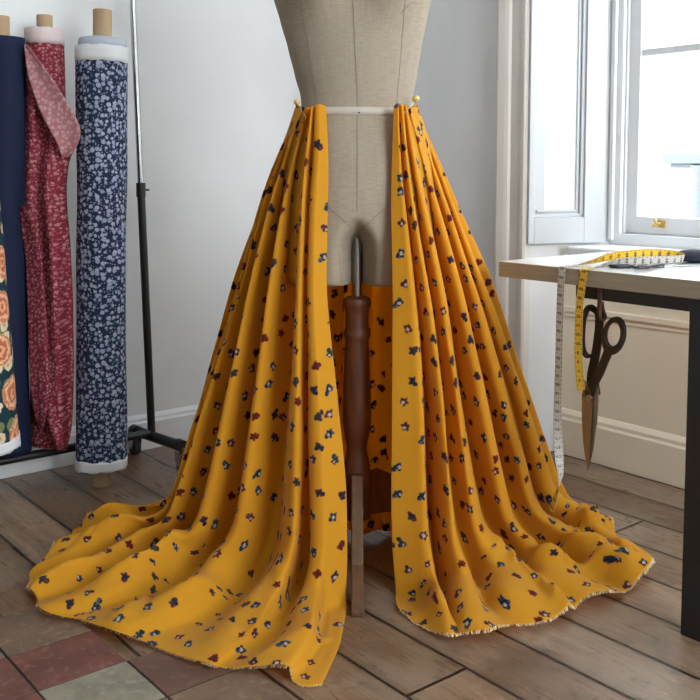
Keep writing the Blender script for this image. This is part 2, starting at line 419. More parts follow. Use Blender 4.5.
struct(obj('wall_apron', mb, M['apron']))
# apron panel moulding (picture-frame bead) and skirting
def bead_run(mb, p, q, r=.008):
    d = (q-p).normalized(); mb.box((p+q)/2, d*((q-p).length/2 + r), V*r, d.cross(V)*r)
mb = MB()
for uo in (0,):
    for k, off in enumerate((0, .022)):
        a, b, c, d = 1.955, .82, .480-off, 0
        vv = 2.485
        for p, q in (((a,c),(b,c)),):
            bead_run(mb, uv(p[0], vv, p[1]), uv(q[0], vv, q[1]), .010 if k == 0 else .005)
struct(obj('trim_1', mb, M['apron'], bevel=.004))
def skirting(name, a, b, nrm, h=.15, th=.02):
    mb = MB(); d = (b-a)
    prof = [(0,0),(th,0),(th,h*.78),(th*.72,h*.82),(th*.72,h*.90),(th*.3,h*.97),(0,h)]
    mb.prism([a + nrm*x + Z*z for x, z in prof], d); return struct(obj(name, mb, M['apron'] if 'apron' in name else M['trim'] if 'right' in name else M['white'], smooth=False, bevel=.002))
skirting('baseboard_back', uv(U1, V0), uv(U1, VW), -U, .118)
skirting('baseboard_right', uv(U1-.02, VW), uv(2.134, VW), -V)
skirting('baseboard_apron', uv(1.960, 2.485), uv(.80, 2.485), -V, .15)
skirting('baseboard_left', uv(U0, V0), uv(U1, V0), V)
# architrave (stepped moulding) on both sides of the window
def architrave(name, ua, ub):                       # ua: edge by the opening, ub: outer edge
    mb = MB(); s = 1 if ub > ua else -1; w = abs(ub-ua)
    prof = [(0,0),(0,.026),(.006,.032),(.018,.032),(.022,.026),(w*.55,.026),(w*.60,.034),(w*.70,.040),(w*.88,.046),(w,.040),(w,0)]
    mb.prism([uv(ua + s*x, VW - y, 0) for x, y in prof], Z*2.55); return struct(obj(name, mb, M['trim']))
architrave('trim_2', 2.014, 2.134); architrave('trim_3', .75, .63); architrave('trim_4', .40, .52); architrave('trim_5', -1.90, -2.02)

def make_window(name, ua, ub, visible):
    """ua far side, ub near side of the sash opening (ua > ub)"""
    e = bpy.data.objects.new(name, None); COL.objects.link(e); e.location = uv((ua+ub)/2, VS, .685); struct(e)
    mb = MB()                                        # box frame with stop beads
    mb.uvbox(ua-.036, ua, VS-.01, VS+.10, .685, 2.46); mb.uvbox(ub, ub+.036, VS-.01, VS+.10, .685, 2.46)
    mb.uvbox(ub, ua, VS-.01, VS+.10, 2.42, 2.46); mb.uvbox(ub, ua, VS-.012, VS+.10, .685, .722)
    mb.uvbox(ua-.016, ua, VS-.026, VS-.01, .70, 2.46); mb.uvbox(ub, ub+.016, VS-.026, VS-.01, .70, 2.46)
    mb.uvbox(ua-.044, ua-.036, VS+.004, VS+.016, .722, 2.42)
    obj('window_frame', mb, M['white'], e, bevel=.003)
    a, b = ua-.036, ub+.036; v0, v1 = VS+.016, VS+.058
    mb = MB()
    mb.uvbox(a-.048, a, v0, v1, .724, 2.42); mb.uvbox(b, b+.048, v0, v1, .724, 2.42)
    mb.uvbox(b, a, v0, v1, .724, .780); mb.uvbox(b, a, v0, v1, 2.37, 2.42)
    sash = obj('sash', mb, M['white'], e, bevel=.003)
    ga, gb = a-.048, b+.048
    mb = MB()
    for z in (1.305, 1.84): mb.uvbox(gb, ga, v0+.004, v1-.004, z-.012, z+.012)
    for k in (1, 2):
        uu = ga + (gb-ga)*k/3; mb.uvbox(uu-.011, uu+.011, v0+.004, v1-.004, .78, 2.37)
    g = obj('glazing_bars', mb, M['white'], sash, bevel=.003)
    mb = MB(); mb.uvbox(gb, ga, v0+.019, v0+.023, .78, 2.37); obj('glass', mb, M['glass'], sash)
    if visible:
        mb = MB(); c = PV(661, 224, v0-.004)
        mb.box(c, U*.014, V*.003, Z*.011); mb.tube([c - V*.002 + U*.002, c - V*.02 + U*.004, c - V*.022 + Z*.016 + U*.008], [.007, .006, .006], 10)
        mb.tube([c - V*.02 - U*.002, c - V*.02 + U*.016 - Z*.006], [.006, .007], 10)
        obj('sash_catch', mb, M['brass'], sash, smooth=True)['label'] = 'small brass catch'
    mb = MB(); mb.uvbox(ub-.05, ua+.035, 2.462, VS-.005, .655, .685)
    obj('window_sill', mb, M['white'], e, bevel=.006)
    return e
w1 = make_window('window_1', 1.898, .87, True)
w2 = make_window('fill_window', .28, -1.78, False)  # unseen window, added for fill light from the right
def shutter(par, p0, p1, z0, z1, hand):
    """panelled shutter leaf lying on the splayed reveal"""
    a = uv(*p0); b = uv(*p1); d = (b-a).normalized(); n = d.cross(Z)*hand; L = (b-a).length
    def bx(mb, s0, s1, zz0, zz1, t0, t1): mb.box(a + d*((s0+s1)/2) + n*((t0+t1)/2) + Z*((zz0+zz1)/2), d*((s1-s0)/2), n*((t1-t0)/2), Z*((zz1-zz0)/2))
    mb = MB()
    bx(mb, 0, L, z0, z1, 0, .012)
    sw = .052
    bx(mb, 0, .02, z0, z1, .012, .034); bx(mb, L-sw-.02, L, z0, z1, .012, .034)
    bx(mb, .02, L-sw-.02, z0, z0+.085, .012, .034); bx(mb, .02, L-sw-.02, z1-.085, z1, .012, .034)
    for i, (o_, w_, t_) in enumerate(((0, .012, .026), (.016, .008, .020))):
        s0, s1 = .02+o_, L-sw-.02-o_
        bx(mb, s1-w_, s1, z0+.085+o_, z1-.085-o_, .012, t_); bx(mb, s0, s1, z0+.085+o_, z0+.085+o_+w_, .012, t_)
        bx(mb, s0, s1, z1-.085-o_-w_, z1-.085-o_, .012, t_)
    return obj('shutter', mb, M['shutter'], par, bevel=.002)
shutter(w1, (2.034, 2.370), (1.930, 2.622), .692, 2.44, 1)
shutter(w1, (.763, 2.380), (.863, 2.622), .692, 2.44, -1)

# hearth tiles set into the floor, bottom left
tb = MB(); mi = {'tile_brown': 0, 'tile_red': 1, 'tile_grey': 2}
names = ['tile_brown', 'tile_red', 'tile_grey']
rows_u = [1.943, 1.768, 1.615, 1.455, 1.30, 1.14]
cols_v = [.08, .25, .42, .59, .762, .93]
kind = [[0,0,0,0,-1],[0,2,1,1,-1],[1,0,1,2,3],[2,1,2,0,0],[0,2,1,1,2]]
for i in range(5):
    for j in range(5):
        if kind[i][j] < 0: continue
        a, b = rows_u[i+1]+.0025, rows_u[i]-.0025; c, d = cols_v[j]+.0025, cols_v[j+1]-.0025
        tb.uvbox(a, b, c, d, 0, .0035, kind[i][j])
tb.uvbox(rows_u[2], rows_u[0], cols_v[0], cols_v[-2], 0, .0012, 4)
tb.uvbox(rows_u[-1], rows_u[2], cols_v[0], cols_v[-1], 0, .0012, 4)
struct(obj('floor_tiles', tb, [M['tile_brown'], M['tile_red'], M['tile_grey'], M['tile_dark'], M['grout']], bevel=.0015))

# ------------------------------------------------------------------ the building across the street
b = thing('building', uv(1.5, 9.5, 0), 'pale building outside the window, with a grey ledge and a drainpipe', 'building')
mb = MB(); mb.uvbox(-25, 16, 9.5, 12, -4, 12.5); obj('wall', mb, M['facade'], b)
mb = MB(); mb.uvbox(-25, 6.02, 9.30, 9.5, 1.0, 1.10); mb.uvbox(-25, 5.98, 9.40, 9.5, .95, 1.0); obj('ledge', mb, M['facade_grey'], b, bevel=.01)
mb = MB(); p = uv(5.62, 9.40, 0); mb.tube([p + Z*.98, p + Z*.9, p + Z*.4, p - Z*4], [.10, .055, .05, .05], 12); obj('drainpipe', mb, M['facade_grey'], b, smooth=True)
mb = MB(); mb.uvbox(-25, 16, 9.35, 9.5, 3.2, 3.5); mb.uvbox(-25, 16, 9.2, 9.5, 12.1, 12.6); obj('cornice', mb, M['facade'], b, bevel=.02)

# ------------------------------------------------------------------ dress form on its stand
MC = Vector((.016, 2.21, 0))
form = thing('dress_form', MC, 'headless linen dress form on a turned wooden stand, centre of the room', 'dress form')
SECT = [(.670,.150,.105),(.675,.160,.112),(.72,.167,.118),(.78,.172,.122),(.86,.170,.122),(.95,.156,.114),(1.02,.139,.104),
        (1.068,.128,.097),(1.10,.1295,.097),(1.144,.140,.100),(1.209,.153,.106),(1.267,.167,.110),(1.325,.1815,.115),
        (1.38,.184,.116),(1.44,.178,.112),(1.50,.172,.100),(1.545,.150,.082),(1.575,.098,.066),(1.60,.064,.058),(1.66,.056,.056),(1.69,.054,.054)]
def sect(z):
    zs = [s[0] for s in SECT]; z = min(max(z, zs[0]), zs[-1])
    i = max(0, min(len(zs)-2, int(np.searchsorted(zs, z)) - 1))
    t = (z - zs[i])/(zs[i+1]-zs[i]); t = t*t*(3-2*t)*.35 + t*.65
    return [SECT[i][k]*(1-t) + SECT[i+1][k]*t for k in (1, 2)]
def body_pt(a, z, off=0.0):                          # a = 0 faces the camera
    hw, hd = sect(z); s, c = math.sin(a), math.cos(a)
    e = 2/2.25
    x = math.copysign(abs(s)**e, s)*hw; y = -math.copysign(abs(c)**e, c)*hd
    if c > 0:
        for sx in (-1, 1):
            dx = (x - sx*.088)/.058; dz = (z - 1.335)/(.060 if z < 1.335 else .085)
            y -= .036*math.exp(-dx*dx - dz*dz)
        y -= .010*math.exp(-((z-.93)/.09)**2)*max(0, c)     # belly
    k = 1.0
    if z < .83:
        g = min(1, max(0, (.83 - z)/.085)); g = g*g*(3-2*g)
        wd = .016 + .012*g
        k = 1 - .93*g*math.exp(-(x/wd)**2) * (1 if abs(x) < .1 else 0)
    x *= 1.0; y *= k
    r = math.hypot(x, y) or 1; x -= .011*min(1.2, max(0, (z - 1.09)/.24))
    return MC + Vector((x + off*x/r, y + off*y/r, z))
angs = []
for q in np.linspace(0, 1, 25)[:-1]: angs.append(q*.35)
for q in np.linspace(.35, math.pi-.35, 40)[:-1]: angs.append(q)
for q in np.linspace(math.pi-.35, math.pi, 25): angs.append(q)
angs = angs + [2*math.pi - a for a in angs[1:-1]][::-1]
zz = list(np.linspace(.670, .84, 30)) + list(np.linspace(.86, 1.69, 62))
mb = MB(); n = len(angs)
vs = [body_pt(a, z) for z in zz for a in angs]
fs = [(i*n+k, i*n+(k+1)%n, (i+1)*n+(k+1)%n, (i+1)*n+k) for i in range(len(zz)-1) for k in range(n)]
base_i = len(vs); vs += [MC + Vector((0,0,.672)), MC + Vector((0,0,1.70))]
fs += [(k, base_i, (k+1)%n) for k in range(n)] + [((len(zz)-1)*n+k, (len(zz)-1)*n+(k+1)%n, base_i+1) for k in range(n)]
vs = [v - MC for v in vs]
mb.add(vs, fs); o = obj('torso', mb, M['linen'], None, smooth=True, angle=60); o.parent = form
def seam(pts, name='seam', r=.0008):
    mb = MB(); mb.tube(pts, r, 6); obj(name, mb, M['seam'], form, smooth=True)
seam([body_pt(0, z, .0004) for z in np.linspace(.84, 1.55, 60)])
for s in (-1, 1):
    pts = []
    for z in np.linspace(.84, 1.40, 50):
        a = s*(.62 + .10*math.cos((z-1.07)*5)); pts.append(body_pt(a, z, .0003))
    seam(pts)
    seam([body_pt(s*(.62 + k*.34), 1.272 + .022*k + .010*math.sin(k*3), .0004) for k in np.linspace(0, 1, 14)], 'dart_seam')
    seam([body_pt(s*(.05 + k*.75), .80 + .105*k**.8, .0004) for k in np.linspace(0, 1, 24)], 'thigh_seam')
mb = MB(); aa = np.linspace(0, 2*math.pi, 97)[:-1]
vs = []
for z in (1.051, 1.069):
    vs += [body_pt(a, z, .0010) for a in aa]
m_ = len(aa); mb.add(vs, [(k, (k+1)%m_, m_+(k+1)%m_, m_+k) for k in range(m_)])
obj('waist_tape', mb, M['cottontape'], form, smooth=True, solid=.0012)['label'] = 'cream tape round the waist'
mb = MB(); p = body_pt(.02, 1.056, .003); mb.lathe([(.0006,-.0016),(.0022,-.0008),(.0022,.0008),(.0006,.0016)], p, 10); obj('pin_head', mb, M['ink'], form, smooth=True)
SC = MC + Vector((0, -.03, 0))
mb = MB(); mb.lathe([(.0115,.60),(.0115,.805)], SC, 20); obj('support_rod', mb, M['zinc'], form, smooth=True, angle=30)
mb = MB()
prof = [(.020,.112),(.033,.116),(.036,.126),(.036,.212),(.034,.224),(.030,.232),(.031,.238),(.029,.250),(.0245,.268),(.0230,.280),(.0250,.296),(.0300,.318),(.0330,.345),(.0335,.380),(.0320,.430),(.0300,.490),(.0280,.548),
        (.0290,.556),(.0315,.561),(.0315,.570),(.0285,.575),(.0270,.585),(.0270,.612),(.0285,.624),(.0320,.632),(.0330,.640),(.0310,.648),(.0200,.653),(.0130,.654)]
prof = [(r, z if z < .45 else z - .014*(z - .45)/.10 if z < .55 else z - .014) for r, z in prof]
mb.lathe(prof, SC, 40); obj('column', mb, M['wood'], form, smooth=True, angle=50)
def stand_leg(ang, foot, curved):
    d = Vector((math.sin(R(ang)), -math.cos(R(ang)), 0)); s = d.cross(Z)
    hw = .0135
    if curved: top = [(.028,.215),(.06,.222),(.095,.205),(.13,.165),(.17,.10),(.21,.045),(foot,.024)]; bot = [(foot,0),(.20,.008),(.15,.055),(.11,.10),(.08,.118),(.05,.118),(.028,.118)]
    else: top = [(.034,.232),(.052,.232),(.105,.150),(.165,.070),(foot+.005,.012),(foot+.005,0)]; bot = [(foot-.030,0),(.13,.055),(.075,.115),(.034,.150)]
    mb = MB(); mb.prism([SC + d*r + Z*z - s*hw for r, z in top + bot], s*(2*hw))
    obj('leg', mb, M['wood_leg'] if not curved else M['wood'], form, bevel=.003)
stand_leg(0, .262, False); stand_leg(118, .25, True); stand_leg(-118, .25, True)

# ------------------------------------------------------------------ the yellow skirt cloth
MX, MY = MC.x, MC.y
NROW = 116; TC = .72                                   # rows, and the share of them that hangs before the floor
def resample(P, n):
    P = np.array(P); d = np.r_[0, np.cumsum(np.linalg.norm(np.diff(P, axis=0), axis=1))]
    t = np.linspace(0, d[-1], n); return np.stack([np.interp(t, d, P[:, k]) for k in range(3)], 1)
def relax_line(P, it):
    P = P.copy()
    for _ in range(it): P[1:-1] = .25*P[:-2] + .5*P[1:-1] + .25*P[2:]
    return P
N1 = int(NROW*TC)
def hang_line(fall, ytop, floor):
    """one fold of the cloth: points of the falling part, then points lying on the floor"""
    c = FL(*fall[-1]); y0, y1 = fall[0][1], fall[-1][1]; pts = []
    for x, y in fall[:-1]:
        k = (y-y0)/(y1-y0); pts.append(tuple(PY(x, y, ytop*(1-k) + c.y*k)))
    c = (c.x, c.y, .006); pts.append(c)
    A = resample(pts, N1); B = resample([c] + [tuple(FL(x, y, .006)) for x, y in floor], NROW-N1+1)[1:]
    P = relax_line(np.vstack([A, B]), 16); P[-1] = B[-1]; return P
def back_line(ang, contact, hem):
    a = R(ang); top = np.array([MX - .136*math.sin(a), MY - .106*math.cos(a), 1.080])
    contact = np.array([contact[0], contact[1], .006]); hem = np.array([hem[0], hem[1], .006])
    mid = top*.62 + contact*.38; d = contact - top; d[2] = 0; mid += .03*d/np.linalg.norm(d)
    P = relax_line(np.vstack([resample([top, mid, contact], N1), resample([contact, hem], NROW-N1+1)[1:]]), 16); P[-1] = hem; return P
LEFT = [
 ([(326,106),(329,160),(328,200),(326,290),(338,400),(346,490),(349,560),(348,603)], 2.085, [(340,645),(322,683)]),
 ([(319,104),(319,160),(315,200),(313,290),(318,400),(322,490),(324,560),(322,612)], 2.08, [(316,650),(286,681)]),
 ([(312,106),(306,160),(303,200),(300,290),(298,400),(297,490),(294,560),(286,608)], 2.085, [(262,640),(212,667)]),
 ([(307,107),(291,170),(283,210),(269,300),(258,400),(248,480),(236,550),(220,590)], 2.115, [(182,622),(108,640)]),
 ([(303,107),(281,170),(269,210),(247,300),(229,400),(213,480),(196,545),(172,577)], 2.145, [(115,604),(50,618)]),
 ([(300,108),(275,170),(262,210),(238,300),(206,400),(182,480),(163,540),(142,562)], 2.17, [(92,583),(25,600)]),
 ([(298,109),(271,170),(258,208),(232,310),(192,430),(174,490),(157,532),(125,553)], 2.20, [(82,560),(30,574)]),
]
RIGHT = [
 ([(394,106),(392,160),(391,200),(393,290),(392,400),(391,490),(392,560),(395,595)], 2.085, [(396,604),(399,613)]),
 ([(398,103),(400,160),(404,200),(414,290),(424,400),(427,490),(430,560),(434,601)], 2.08, [(440,620),(449,639)]),
 ([(403,105),(408,160),(413,200),(431,300),(445,400),(453,490),(460,560),(468,602)], 2.085, [(476,625),(488,644)]),
 ([(407,106),(416,160),(425,200),(447,300),(463,400),(476,480),(488,545),(503,580)], 2.11, [(530,604),(562,618)]),
 ([(410,107),(425,160),(437,200),(466,300),(488,400),(506,480),(521,540),(538,568)], 2.145, [(574,588),(612,600)]),
 ([(412,107),(432,160),(446,200),(480,300),(509,400),(530,470),(545,530),(562,550)], 2.17, [(600,562),(656,579)]),
 ([(414,109),(437,160),(452,200),(490,300),(527,400),(545,462),(560,512),(577,532)], 2.20, [(606,546),(640,560)]),
]
BACK = [(98, FL(165,530), FL(78,536)), (108, FL(192,522), FL(110,522)), (120, (-.36,2.56), (-.42,2.66)), (134, (-.27,2.53), (-.30,2.62)),
 (148, (-.185,2.48), (-.20,2.55)), (162, (-.10,2.405), (-.10,2.385)), (175, (-.02,2.385), (-.02,2.355)), (188, (.06,2.385), (.06,2.355)),
 (200, (.14,2.405), (.14,2.385)), (214, (.22,2.48), (.24,2.55)), (228, (.31,2.53), (.34,2.62)), (240, (.40,2.55), (.46,2.66)),
 (252, FL(545,520), FL(575,520)), (262, FL(572,525), FL(612,533))]
KEY = [hang_line(*a) for a in LEFT] + [back_line(*a) for a in BACK] + [hang_line(*a) for a in RIGHT[::-1]]
tt = np.arange(NROW)/(NROW-1)
floor_on = np.interp(tt, [0, TC-.10, TC-.01, .82, .92, 1], [0, 0, 1, .85, .50, .22])
fade = np.interp(tt, [0, .06, .25, .6, TC, .85, 1], [.55, .85, 1, 1, .8, .35, .15])
sides = [np.linalg.norm((KEY[i+1]-KEY[i])[:, :2], axis=1) for i in range(len(KEY)-1)]
size = [.0, 1.0, 1.5, 1.2, 1.4, 1.1, 1.2] + [.35, .28, .40]*4 + [.8, 1.0, 1.2, 1.05, 1.3, 1.1, 1.25, 1.1, .0]
lines = []
def ridge_h(i): return np.clip(.5*(sides[max(i-1, 0)] + sides[min(i, len(sides)-1)])*.72, 0, .062)*floor_on
for i, kq in enumerate(KEY):
    edge = i in (0, len(KEY)-1)
    q = kq.copy()
    if not edge: q[:, 2] += ridge_h(i)
    lines.append(q)
    if i == len(KEY)-1: break
    nx_ = KEY[i+1]
    flat = i == 0 or i == len(KEY)-2
    a = np.clip(sides[i]*1.5*size[i], .010, .11)*fade*(.0 if flat else 1.0)
    la = 0 if flat else .5*(ridge_h(i) + ridge_h(i+1))
    if i == 1: prof = ((.30, .0), (.60, .20), (.86, 1.0), (.95, .4))
    elif i < len(LEFT): prof = ((.22, .04), (.48, .55), (.74, 1.0), (.90, .40))
    elif i < len(LEFT) + len(BACK): prof = ((.15, .08), (.40, .7), (.66, 1.0), (.90, .2))
    else: prof = ((.36, .03), (.56, .52), (.72, 1.0), (.85, .55))
    wr = .15 if i >= len(LEFT) + len(BACK) else .50 if i < len(LEFT) else 1.0      # radial share of the fold depth
    for s_, dep in prof:
        m = kq*(1-s_) + nx_*s_
        inw = np.array([MX, MY]) - m[:, :2]; inw /= np.linalg.norm(inw, axis=1)[:, None]
        inw = inw*wr + np.array([0, 1.0])*(1-wr); inw /= np.linalg.norm(inw, axis=1)[:, None]
        m[:, :2] += inw*(a*dep)[:, None]; m[:, 2] += la*(1-dep)
        lines.append(m)
K2 = np.array(lines); GR = []
for i in range(len(K2)-1):
    p0, p1, p2, p3 = K2[max(i-1, 0)], K2[i], K2[i+1], K2[min(i+2, len(K2)-1)]
    for j in range(2):
        s_ = j/2; GR.append(.5*((2*p1) + (-p0+p2)*s_ + (2*p0-5*p1+4*p2-p3)*s_*s_ + (-p0+3*p1-3*p2+p3)*s_**3))
GR.append(K2[-1]); GR = np.array(GR); GR[:, :, 2] = np.maximum(GR[:, :, 2], .004)
NC, NR_ = GR.shape[:2]
def crumple(G):
    """small irregular creases, along the cloth's normal"""
    gu = np.gradient(G, axis=0); gv = np.gradient(G, axis=1); n_ = np.cross(gu, gv); n_ /= np.linalg.norm(n_, axis=2, keepdims=True) + 1e-9
    rg = np.random.RandomState(5); d = np.zeros(G.shape[:2])
    for _ in range(16):
        k = rg.normal(size=3)*np.array([9, 9, 5]); d += np.sin(G @ k + rg.uniform(0, 6.28))/16
    for _ in range(14):
        k = rg.normal(size=3)*np.array([24, 24, 12]); d += .45*np.sin(G @ k + rg.uniform(0, 6.28))/14
    am = np.interp(tt, [0, .1, .4, TC, 1], [0, .004, .012, .026, .026])[None, :]
    return G + n_*(d*am)[..., None]
POOL = [([(292,600),(266,604),(240,628),(219,657)], .014, .020), ([(232,600),(205,610),(150,627)], .020, .018), ([(186,570),(150,590),(100,603)], .034, .020),
 ([(180,566),(110,585),(34,600)], .028, .018), ([(150,540),(110,534),(74,531)], .036, .022), ([(140,556),(90,556),(36,562)], .034, .022), ([(165,600),(113,637)], .020, .018),
 ([(476,574),(510,582),(540,600),(566,622)], .034, .020), ([(530,580),(570,583),(608,577),(650,582)], .034, .020), ([(446,590),(480,603),(520,622)], .012, .020),
 ([(566,548),(590,545),(613,538)], .036, .024), ([(545,560),(580,566),(625,562)], .026, .018), ([(335,640),(300,655),(262,672)], .010, .02), ([(412,616),(440,622),(462,640)], .010, .02)]
def pool(G):
    """soft folds lying across the trailing cloth"""
    add = np.zeros(G.shape[:2])
    for line, h, w in POOL:
        P = resample([tuple(FL(x, y, 0)) for x, y in line], 40)[:, :2]; best = np.full(G.shape[:2], 9.0); kk = np.zeros(G.shape[:2]); sd = np.zeros(G.shape[:2])
        for n_, p in enumerate(P):
            d = np.hypot(G[:, :, 0]-p[0], G[:, :, 1]-p[1]); m = d < best; best[m] = d[m]; kk[m] = n_/39; sd[m] = (p[1]-G[:, :, 1])[m]
        ww = w*np.where(sd > 0, .45, 1.35)
        add = np.maximum(add, 1.30*h*np.exp(-(best/ww)**2)*np.minimum(1, np.minimum(kk*5 + .25, (1-kk)*3 + .45)))
    G = G.copy(); G[:, :, 2] += add*np.interp(G[:, :, 2], [0, .09, .16], [1, .8, 0])*(G[:, :, 2] < .2); return G
GR = pool(crumple(GR)); GR[:, :, 2] = np.maximum(GR[:, :, 2], .0035 + .002*np.abs(np.sin(np.arange(NC)*.9))[:, None])
ex, ey = (GR[:, :, 0]-MX)/.182, (GR[:, :, 1]-MY)/.134       # keep the cloth outside the dress form
rr_ = np.hypot(ex, ey); fz = np.interp(GR[:, :, 2], [.64, .68, .88, .95, 1.02, 1.07], [0, 1, 1.0, .96, .88, .785])
push = np.where((rr_ < fz) & (fz > .3), fz/np.maximum(rr_, .15), 1)
GR[:, :, 0] = MX + (GR[:, :, 0]-MX)*push; GR[:, :, 1] = MY + (GR[:, :, 1]-MY)*push
wave = np.sin(np.arange(NC)*2*math.pi/17 + 1.3*np.sin(np.arange(NC)*.11))[:, None]*np.interp(tt, [0, .86, 1], [0, 0, 1])[None, :]
flow = np.gradient(GR, axis=1); flow[:, :, 2] = 0; flow /= np.linalg.norm(flow, axis=2, keepdims=True) + 1e-9
GR = GR + flow*(wave*.011)[..., None]; GR[:, :, 2] += np.maximum(-wave, 0)*.010          # scalloped, slightly lifted hem
SKIRT = GR
mb = MB()
vs = [SKIRT[i, j] for i in range(NC) for j in range(NR_)]
mb.add(vs, [(i*NR_+j, i*NR_+j+1, (i+1)*NR_+j+1, (i+1)*NR_+j) for i in range(NC-1) for j in range(NR_-1)])
sk = obj('skirt_cloth', mb, M['dress'], None, smooth=True, uvl=[(0, 0)]*len(vs), angle=0)
# print laid out fold by fold, in metres: each strip runs from one valley line to the next
down = np.concatenate([np.zeros((NC, 1)), np.cumsum(np.linalg.norm(np.diff(SKIRT, axis=1), axis=2), axis=1)], axis=1)
tan_ = np.gradient(SKIRT, axis=1); tan_ /= np.linalg.norm(tan_, axis=2, keepdims=True)
st_ = np.diff(SKIRT, axis=0); tm_ = .5*(tan_[1:] + tan_[:-1]); tm_ /= np.linalg.norm(tm_, axis=2, keepdims=True)
al_ = (st_*tm_).sum(2); cr_ = np.sqrt(np.maximum((st_*st_).sum(2) - al_**2, 1e-12))
across = np.concatenate([np.zeros((1, NR_)), np.cumsum(cr_, axis=0)]); along = np.concatenate([np.zeros((1, NR_)), np.cumsum(al_, axis=0)])
valley = [i*10 + 6 for i in range(1, len(KEY)-2)]
uv_data = sk.data.uv_layers[0].data
for f_i, poly in enumerate(sk.data.polygons):
    cmin = min(sk.data.loops[l].vertex_index//NR_ for l in poly.loop_indices)
    strip = sum(1 for q in valley if q <= cmin); centre = (strip + (0 if strip == 0 else 1))*10 if strip < len(valley) else (NC-1)
    if strip == 0: centre = 10
    for l in poly.loop_indices:
        ci, rj = divmod(sk.data.loops[l].vertex_index, NR_)
        uv_data[l].uv = (across[ci, rj] - across[centre, rj] + strip*1.37, strip*.613 - down[centre, rj] - (along[ci, rj] - along[centre, rj]))
m_ = sk.modifiers.new('smooth', 'SUBSURF'); m_.levels = m_.render_levels = 1
tag(sk, 'mustard flower-printed cloth draped open-fronted round the dress form, trailing on the floor', 'cloth')
m_ = sk.modifiers.new('thickness', 'SOLIDIFY'); m_.thickness = .0012; m_.offset = 0
# frayed threads along the hem
mb = MB(); rr = random.Random(3)
for i in range(NC-1):
    a = Vector(SKIRT[i, -1]); b2 = Vector(SKIRT[i+1, -1]); ina = Vector(SKIRT[i, -3]); L = (b2-a).length
    for k in range(max(1, int(L/.0016))):
        f_ = rr.random(); p = a.lerp(b2, f_); d = (p - ina); d.z = 0
        if d.length < 1e-5: continue
        d = d.normalized(); s = d.cross(Z)
        q = p + d*rr.uniform(.001, .005) + s*rr.uniform(-.002, .002); q.z = max(.0012, p.z*.8)
        w = s*.0004
        mb.add([p - d*.002 - w + Z*.0006, p - d*.002 + w + Z*.0006, q + w, q - w], [(0,1,2,3)])
obj('frayed_hem', mb, M['fray'], sk)['label'] = 'pale frayed threads along the hem'

def pin(head, p0, p1, label, flat):
    t_ = thing('dressmaking_pin', p0, label, 'pin', 'pins holding the skirt cloth')
    mb = MB(); mb.tube([p0, p1], .0011, 6); obj('shaft', mb, M['brass'], t_, smooth=True)
    mb = MB(); mb.lathe([(.001,-.0075),(.0055,-.005),(.0075,0),(.0055,.005),(.001,.0075)] if not flat else [(.001,-.0085),(.006,-.006),(.0088,0),(.006,.006),(.001,.0085)], head, 14)
    obj('head', mb, M['pinhead'], t_, smooth=True)
M['pinhead'] = mat('amber_pin_head', (.62, .47, .16), .18)
pin(PY(297, 102, 2.15), PY(297, 103, 2.15), PY(306, 118, 2.085), 'ball-headed pin holding the skirt at the left hip of the dress form', False)
pin(PY(416, 99, 2.13), PY(415, 101, 2.13), PY(400, 118, 2.085), 'ball-headed pin holding the skirt at the right hip of the dress form', True)

# ------------------------------------------------------------------ garment rack
rack = thing('garment_rack', uv(2.72, 1.39, 0), 'rolling metal garment rack with chrome and black upright, against the back wall', 'clothes rack')
UR = 2.72
p_low = uv(UR, 1.385, .085); p_top = uv(UR, 1.335, 1.78); dirp = (p_top - p_low)
pc = p_low + dirp*((.868-.085)/dirp.z)
mb = MB(); mb.tube([p_low, pc], .0125, 16); obj('lower_post', mb, M['black'], rack, smooth=True)['label'] = 'black lower post'
mb = MB(); mb.tube([pc, p_top], .0095, 16); obj('upper_post', mb, M['chrome'], rack, smooth=True)['label'] = 'chrome upper post'
mb = MB(); mb.tube([pc - Z*.022, pc + Z*.022], .0150, 16); mb.tube([pc - U*.0, pc - Z*.0 - U*.02 + V*.018], .003, 8); obj('collar', mb, M['black'], rack, smooth=True)
mb = MB(); a = uv(UR-.165, 1.405, .080); c = uv(UR+.10, 1.372, .080)
mb.tube([a, c], .0165, 16); mb.tube([a - U*.004, a + U*.03], .0195, 16); mb.tube([c - U*.03, c + U*.004], .0195, 16); obj('foot', mb, M['black'], rack, smooth=True)
mb = MB(); mb.tube([uv(UR, 1.39, .092), uv(UR, -.35, .092)], .0125, 14); obj('bottom_rail', mb, M['black'], rack, smooth=True)
mb = MB(); mb.tube([p_top, p_top - V*1.69], .0095, 14); obj('top_rail', mb, M['chrome'], rack, smooth=True)
mb = MB(); q0 = uv(UR, -.35, .085); q1 = uv(UR, -.35, 1.78); mb.tube([q0, q1], .0125, 14); obj('lower_post', mb, M['black'], rack, smooth=True)
mb = MB(); mb.tube([uv(UR-.165, -.35, .08), uv(UR+.10, -.35, .08)], .0165, 14); obj('foot', mb, M['black'], rack, smooth=True)
for c in (uv(UR-.16, 1.405, 0), uv(UR+.095, 1.372, 0), uv(UR-.16, -.35, 0), uv(UR+.095, -.35, 0)):
    mb = MB(); mb.tube([c - V*.011 + Z*.0255, c + V*.011 + Z*.0255], .0255, 20)
    w = obj('caster', mb, M['rubber'], rack, bevel=.003)
    mb = MB()
    for s in (-1, 1): mb.prism([c + V*(s*.014) + U*x + Z*z for x, z in ((-.012,.022),(.012,.022),(.018,.062),(-.018,.062))], V*(s*.0025))
    mb.tube([c + Z*.056, c + Z*.078], .010, 12); mb.tube([c - V*.017 + Z*.0255, c + V*.017 + Z*.0255], .005, 10)
    obj('fork', mb, M['chrome'], w)

